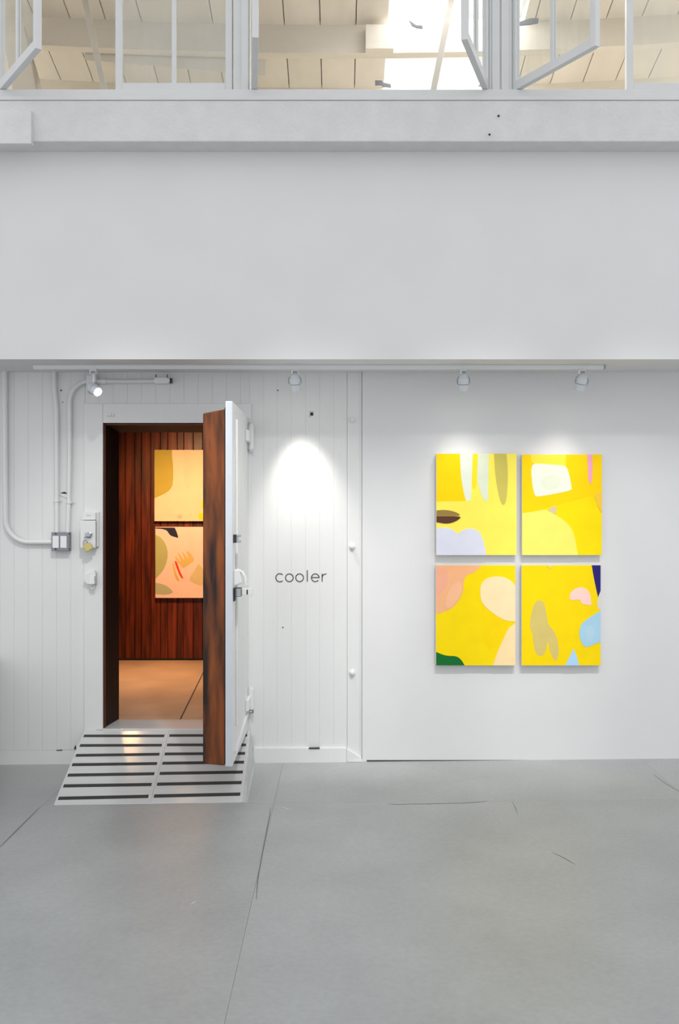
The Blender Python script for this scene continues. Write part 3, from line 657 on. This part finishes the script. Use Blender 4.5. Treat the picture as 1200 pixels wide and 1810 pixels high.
painting('yellow canvas with pale block and pink streak, upper right of four', DP, (608, 110, 1080, 705), cA, (246, 219, 4), [
    ((252, 210, 2), [(608, 110), (1080, 110), (1080, 345), (1030, 350), (900, 386), (800, 413), (745, 430), (690, 445), (608, 456)]),
    ((250, 228, 70), [(662, 110), (866, 110), (868, 178), (868, 180), (760, 176), (662, 168)]),
    ((235, 238, 220), [(660, 172), (700, 164), (800, 172), (866, 176), (884, 215), (900, 300), (902, 322), (800, 343), (700, 360), (684, 355), (668, 290)]),
    ((230, 234, 211), [(715, 250), (780, 225), (830, 240), (835, 290), (790, 325), (730, 310)]),
    ((240, 168, 196), [(992, 110), (1022, 110), (1024, 200), (1020, 270), (1010, 284), (1001, 274), (996, 190)]),
    ((248, 233, 108), [(608, 457), (690, 447), (745, 432), (810, 470), (870, 510), (908, 560), (925, 630), (938, 705), (608, 705)]),
    ((216, 198, 160), [(757, 433), (808, 412), (812, 430), (810, 463), (780, 455)]),
    ((246, 198, 62), [(1032, 346), (1050, 338), (1080, 335), (1080, 456), (1055, 420), (1045, 385)]),
], group=GP)
painting('yellow canvas with salmon corner and peach oval, lower left of four', DP, (101, 762, 570, 1355), cA, (247, 216, 4), [
    ((247, 212, 2), [(365, 950), (450, 1060), (570, 1100), (520, 1160), (470, 1240), (400, 1270), (370, 1150)]),
    ((243, 180, 132), [(101, 762), (372, 762), (335, 805), (280, 822), (262, 860), (265, 910), (235, 980), (180, 1030), (101, 1052)]),
    ((242, 174, 142), [(101, 775), (160, 780), (180, 850), (150, 920), (101, 950)]),
    ((245, 188, 144), [(190, 880), (250, 850), (258, 910), (230, 970), (180, 1020), (150, 1000)]),
    ((248, 224, 176), [(361, 930), (366, 870), (410, 833), (490, 828), (540, 850), (570, 885), (570, 1096), (500, 1088), (420, 1035), (370, 985)]),
    ((249, 221, 168), [(570, 1108), (530, 1130), (500, 1195), (460, 1285), (437, 1355), (570, 1355)]),
    ((22, 108, 48), [(101, 1274), (160, 1298), (225, 1298), (255, 1325), (270, 1355), (101, 1355)]),
], group=GP)
painting('yellow canvas with tan lobes, navy wedge and light blue shapes, lower right of four', DP, (606, 762, 1073, 1355), cA, (246, 213, 4), [
    ((212, 192, 112), [(708, 966), (738, 980), (752, 1040), (762, 1115), (800, 1150), (824, 1225), (826, 1295), (810, 1330), (788, 1310), (768, 1250), (760, 1195), (752, 1270), (725, 1302), (690, 1290), (674, 1220), (670, 1160), (652, 1130), (662, 1050), (682, 985)]),
    ((42, 36, 112), [(1019, 762), (1073, 762), (1073, 912), (1058, 952), (1056, 952), (1040, 880), (1028, 820)]),
    ((216, 212, 196), [(1073, 914), (1073, 1026), (1050, 1015), (1052, 960)]),
    ((248, 208, 196), [(887, 960), (892, 925), (930, 895), (975, 893), (1010, 925), (1018, 1000), (1016, 1000), (956, 992), (954, 968), (925, 965), (900, 972)]),
    ((168, 206, 228), [(1073, 1030), (1010, 1068), (958, 1105), (942, 1165), (960, 1230), (990, 1250), (1040, 1225), (1073, 1218)]),
    ((177, 210, 224), [(985, 1130), (1030, 1110), (1040, 1190), (1000, 1220), (980, 1180)]),
    ((172, 212, 242), [(911, 1255), (913, 1255), (930, 1300), (946, 1355), (862, 1355), (890, 1300)]),
    ((226, 210, 90), [(755, 762), (795, 762), (785, 778), (770, 786)]),
], group=GP)
cB = lambda x, y: (260 + x / 6.245, 780 + y / 6.245)
DQ = 8.70; GQ = 'peach canvases inside the cooler'
painting('peach canvas with olive corner and yellow dots, upper one in the cooler', DQ, (80, 95, 685, 882), cB, (248, 212, 178), [
    ((250, 208, 176), [(400, 95), (480, 95), (470, 300), (480, 530), (420, 520), (395, 300)]),
    ((186, 166, 72), [(80, 95), (274, 95), (274, 180), (288, 250), (288, 450), (270, 515), (215, 570), (80, 630)]),
    ((246, 218, 12), [(586, 700), (600, 675), (650, 668), (680, 710), (650, 745), (610, 740)]),
    ((246, 218, 12), [(568, 800), (580, 792), (660, 792), (685, 800), (685, 874), (568, 872)]),
    ((240, 186, 168), [(325, 825), (350, 810), (385, 815), (388, 850), (345, 858)]),
], .036, GQ)
painting('peach canvas with navy hook and red stroke, lower one in the cooler', DQ, (90, 945, 690, 1730), cB, (250, 214, 200), [
    ((44, 44, 66), [(90, 952), (200, 952), (305, 952), (308, 960), (330, 1010), (346, 1068), (340, 1067), (262, 1045), (240, 1020), (220, 985), (170, 968), (90, 964)]),
    ((184, 184, 126), [(90, 1032), (150, 1055), (212, 1140), (234, 1250), (205, 1375), (160, 1450), (90, 1520)]),
    ((226, 190, 118), [(302, 1278), (318, 1268), (345, 1300), (372, 1345), (362, 1300), (337, 1228), (350, 1226), (405, 1312), (412, 1315), (405, 1280), (384, 1222), (392, 1218), (450, 1296), (456, 1290), (430, 1215), (445, 1208), (482, 1235), (522, 1310), (515, 1325), (400, 1403), (390, 1398), (335, 1335)]),
    ((232, 66, 34), [(303, 1330), (312, 1318), (328, 1330), (368, 1450), (402, 1512), (394, 1520), (362, 1490), (330, 1410)]),
    ((222, 186, 112), [(278, 1345), (286, 1335), (302, 1380), (322, 1460), (358, 1535), (350, 1548), (320, 1525), (296, 1450)]),
    ((224, 200, 150), [(568, 1352), (574, 1355), (630, 1430), (690, 1480), (690, 1580), (580, 1592), (500, 1560), (460, 1528), (505, 1450)]),
    ((186, 188, 152), [(90, 1562), (160, 1572), (235, 1605), (288, 1662), (280, 1672), (220, 1692), (90, 1684)]),
], .036, GQ)

# ------------------------------------------------------------------ track and spotlights
RY = -0.29; RD = D0 + RY
rl = empty('lighting_track', (0, RY, SOF - .03), 'long white lighting track under the overhanging wall', 'track')
BOX('rail', WPLAST, rl, X(60, RD), X(1066, RD), RY - .018, RY + .018, SOF - .026, SOF - .0003, .002)
BOX('end_cap', LAMPG, rl, X(1066, RD), X(1069, RD), RY - .017, RY + .017, SOF - .025, SOF - .001, .001)
WARMW = (1.0, 0.955, 0.86)
def spotlight(px, aim, label, energy, size, lens_strength, length=.105, drop=.07, sbl=1.0):
    x = X(px, RD); top = SOF - .026; piv = Vector((x, RY, top - drop)); a = Vector(aim).normalized()
    e = empty('spotlight', (x, RY, top - drop - .08), label, 'spotlight', 'white spotlights on the track')
    BOX('adapter', WPLAST, e, x - .02, x + .02, RY - .016, RY + .016, top - .03, top - .0003, .003)
    BOX('adapter_clip', LAMPG, e, x - .013, x + .017, RY - .0165, RY + .0155, top - .028, top - .01, .002)
    MB().tube([(x, RY, top - .03), (x + .004, RY, top - .042), (x, RY, top - drop + .02)], .007, 8).build('stem', WPLAST, e, 0, True)
    s0 = piv - a * .045
    prof = [(0, .001), (.003, .014), (.012, .025), (.026, .031), (.028, .033), (.062, .0335)]
    MB().lathe(s0, a, prof, 24).build('housing', LAMPW, e, 0, True)
    MB().lathe(s0 + a * .0622, a, [(0, .0315), (.004, .0315)], 24).build('ring', LAMPG, e, 0, True)
    MB().lathe(s0 + a * .0664, a, [(0, .0335), (length - .066, .030), (length - .066, .026), (length - .08, .025)], 24).build('snout', LAMPW, e, 0, True)
    MB().lathe(s0 + a * (length - .0125), a, [(0, .0248), (.004, .022), (.0055, .010)], 20).build('lens', emit('lens_glow_%d' % int(lens_strength), (255, 250, 238), lens_strength), e, 0, True)
    # wire yoke from the stem round the housing
    side = a.cross(Vector((0, 1, 0))); side = (side if side.length > .1 else Vector((1, 0, 0))).normalized()
    for sg in (-1, 1):
        MB().tube([Vector((x, RY, top - drop + .024)), piv + side * sg * .026 - a * .03 , piv + side * sg * .038 - a * .012, piv + side * sg * .038 + a * .012, piv + side * sg * .0335 + a * .016], .0028, 8).build('yoke', LAMPG, e, 0, True)
    ld = bpy.data.lights.new('spot', 'SPOT'); ld.energy = energy; ld.spot_size = math.radians(size); ld.spot_blend = sbl; ld.color = WARMW; ld.shadow_soft_size = .04
    lo = bpy.data.objects.new('spotlight_beam', ld); COL.objects.link(lo); lo.parent = e
    pos = s0 + a * (length + .042); lo.location = pos - WLOC[e.name]; lo.rotation_euler = a.to_track_quat('-Z', 'Y').to_euler()
    return e
spotlight(521, (.05, .27, -.78), 'white track spotlight above the bright pool over the lettering', 34, 58, 12)
spotlight(819, (.03, .25, -.85), 'white track spotlight above the left column of yellow canvases', 6, 74, 12)
spotlight(1028, (-.16, .25, -.85), 'white track spotlight above the right column of yellow canvases', 6, 74, 12)
spotlight(165, (.62, -.62, -.46), 'lit track spotlight turned outward above the cooler doorway', 6, 80, 14, drop=.115)

# lamp inside the cooler
def cooler_lamp(pos, aim, energy, size, label, col=(1.0, .62, .31)):
    a = Vector(aim).normalized(); p = Vector(pos)
    e = empty('cooler_lamp', p, label, 'lamp')
    MB().tube([(p.x, p.y, CZ1 - .001), (p.x, p.y, p.z)], .008, 8).build('stem', IRON, e, 0, True)
    MB().lathe(p - a * .05, a, [(0, .01), (.01, .028), (.07, .036), (.11, .045), (.11, .041), (.08, .034)], 20).build('shade', IRON, e, 0, True)
    MB().lathe(p + a * .045, a, [(0, .02), (.012, .034), (.026, .034), (.04, .02), (.046, .001)], 16).build('bulb', emit('warm_bulb', (255, 190, 110), 110), e, 0, True)
    ld = bpy.data.lights.new('spot', 'SPOT'); ld.energy = energy; ld.spot_size = math.radians(size); ld.spot_blend = 1.0; ld.color = col; ld.shadow_soft_size = .04
    lo = bpy.data.objects.new('cooler_lamp_beam', ld); COL.objects.link(lo); lo.parent = e
    lo.location = a * .135; lo.rotation_euler = a.to_track_quat('-Z', 'Y').to_euler()
cooler_lamp((-1.35, 1.2, 2.36), (.02, 1.5, -1.45), 168, 115, 'warm lamp hidden above the cooler doorway aimed at the peach canvases')
cooler_lamp((-1.95, 1.9, 2.16), (.35, -.15, -1.2), 100, 84, 'warm lamp hidden near the left of the cooler ceiling')
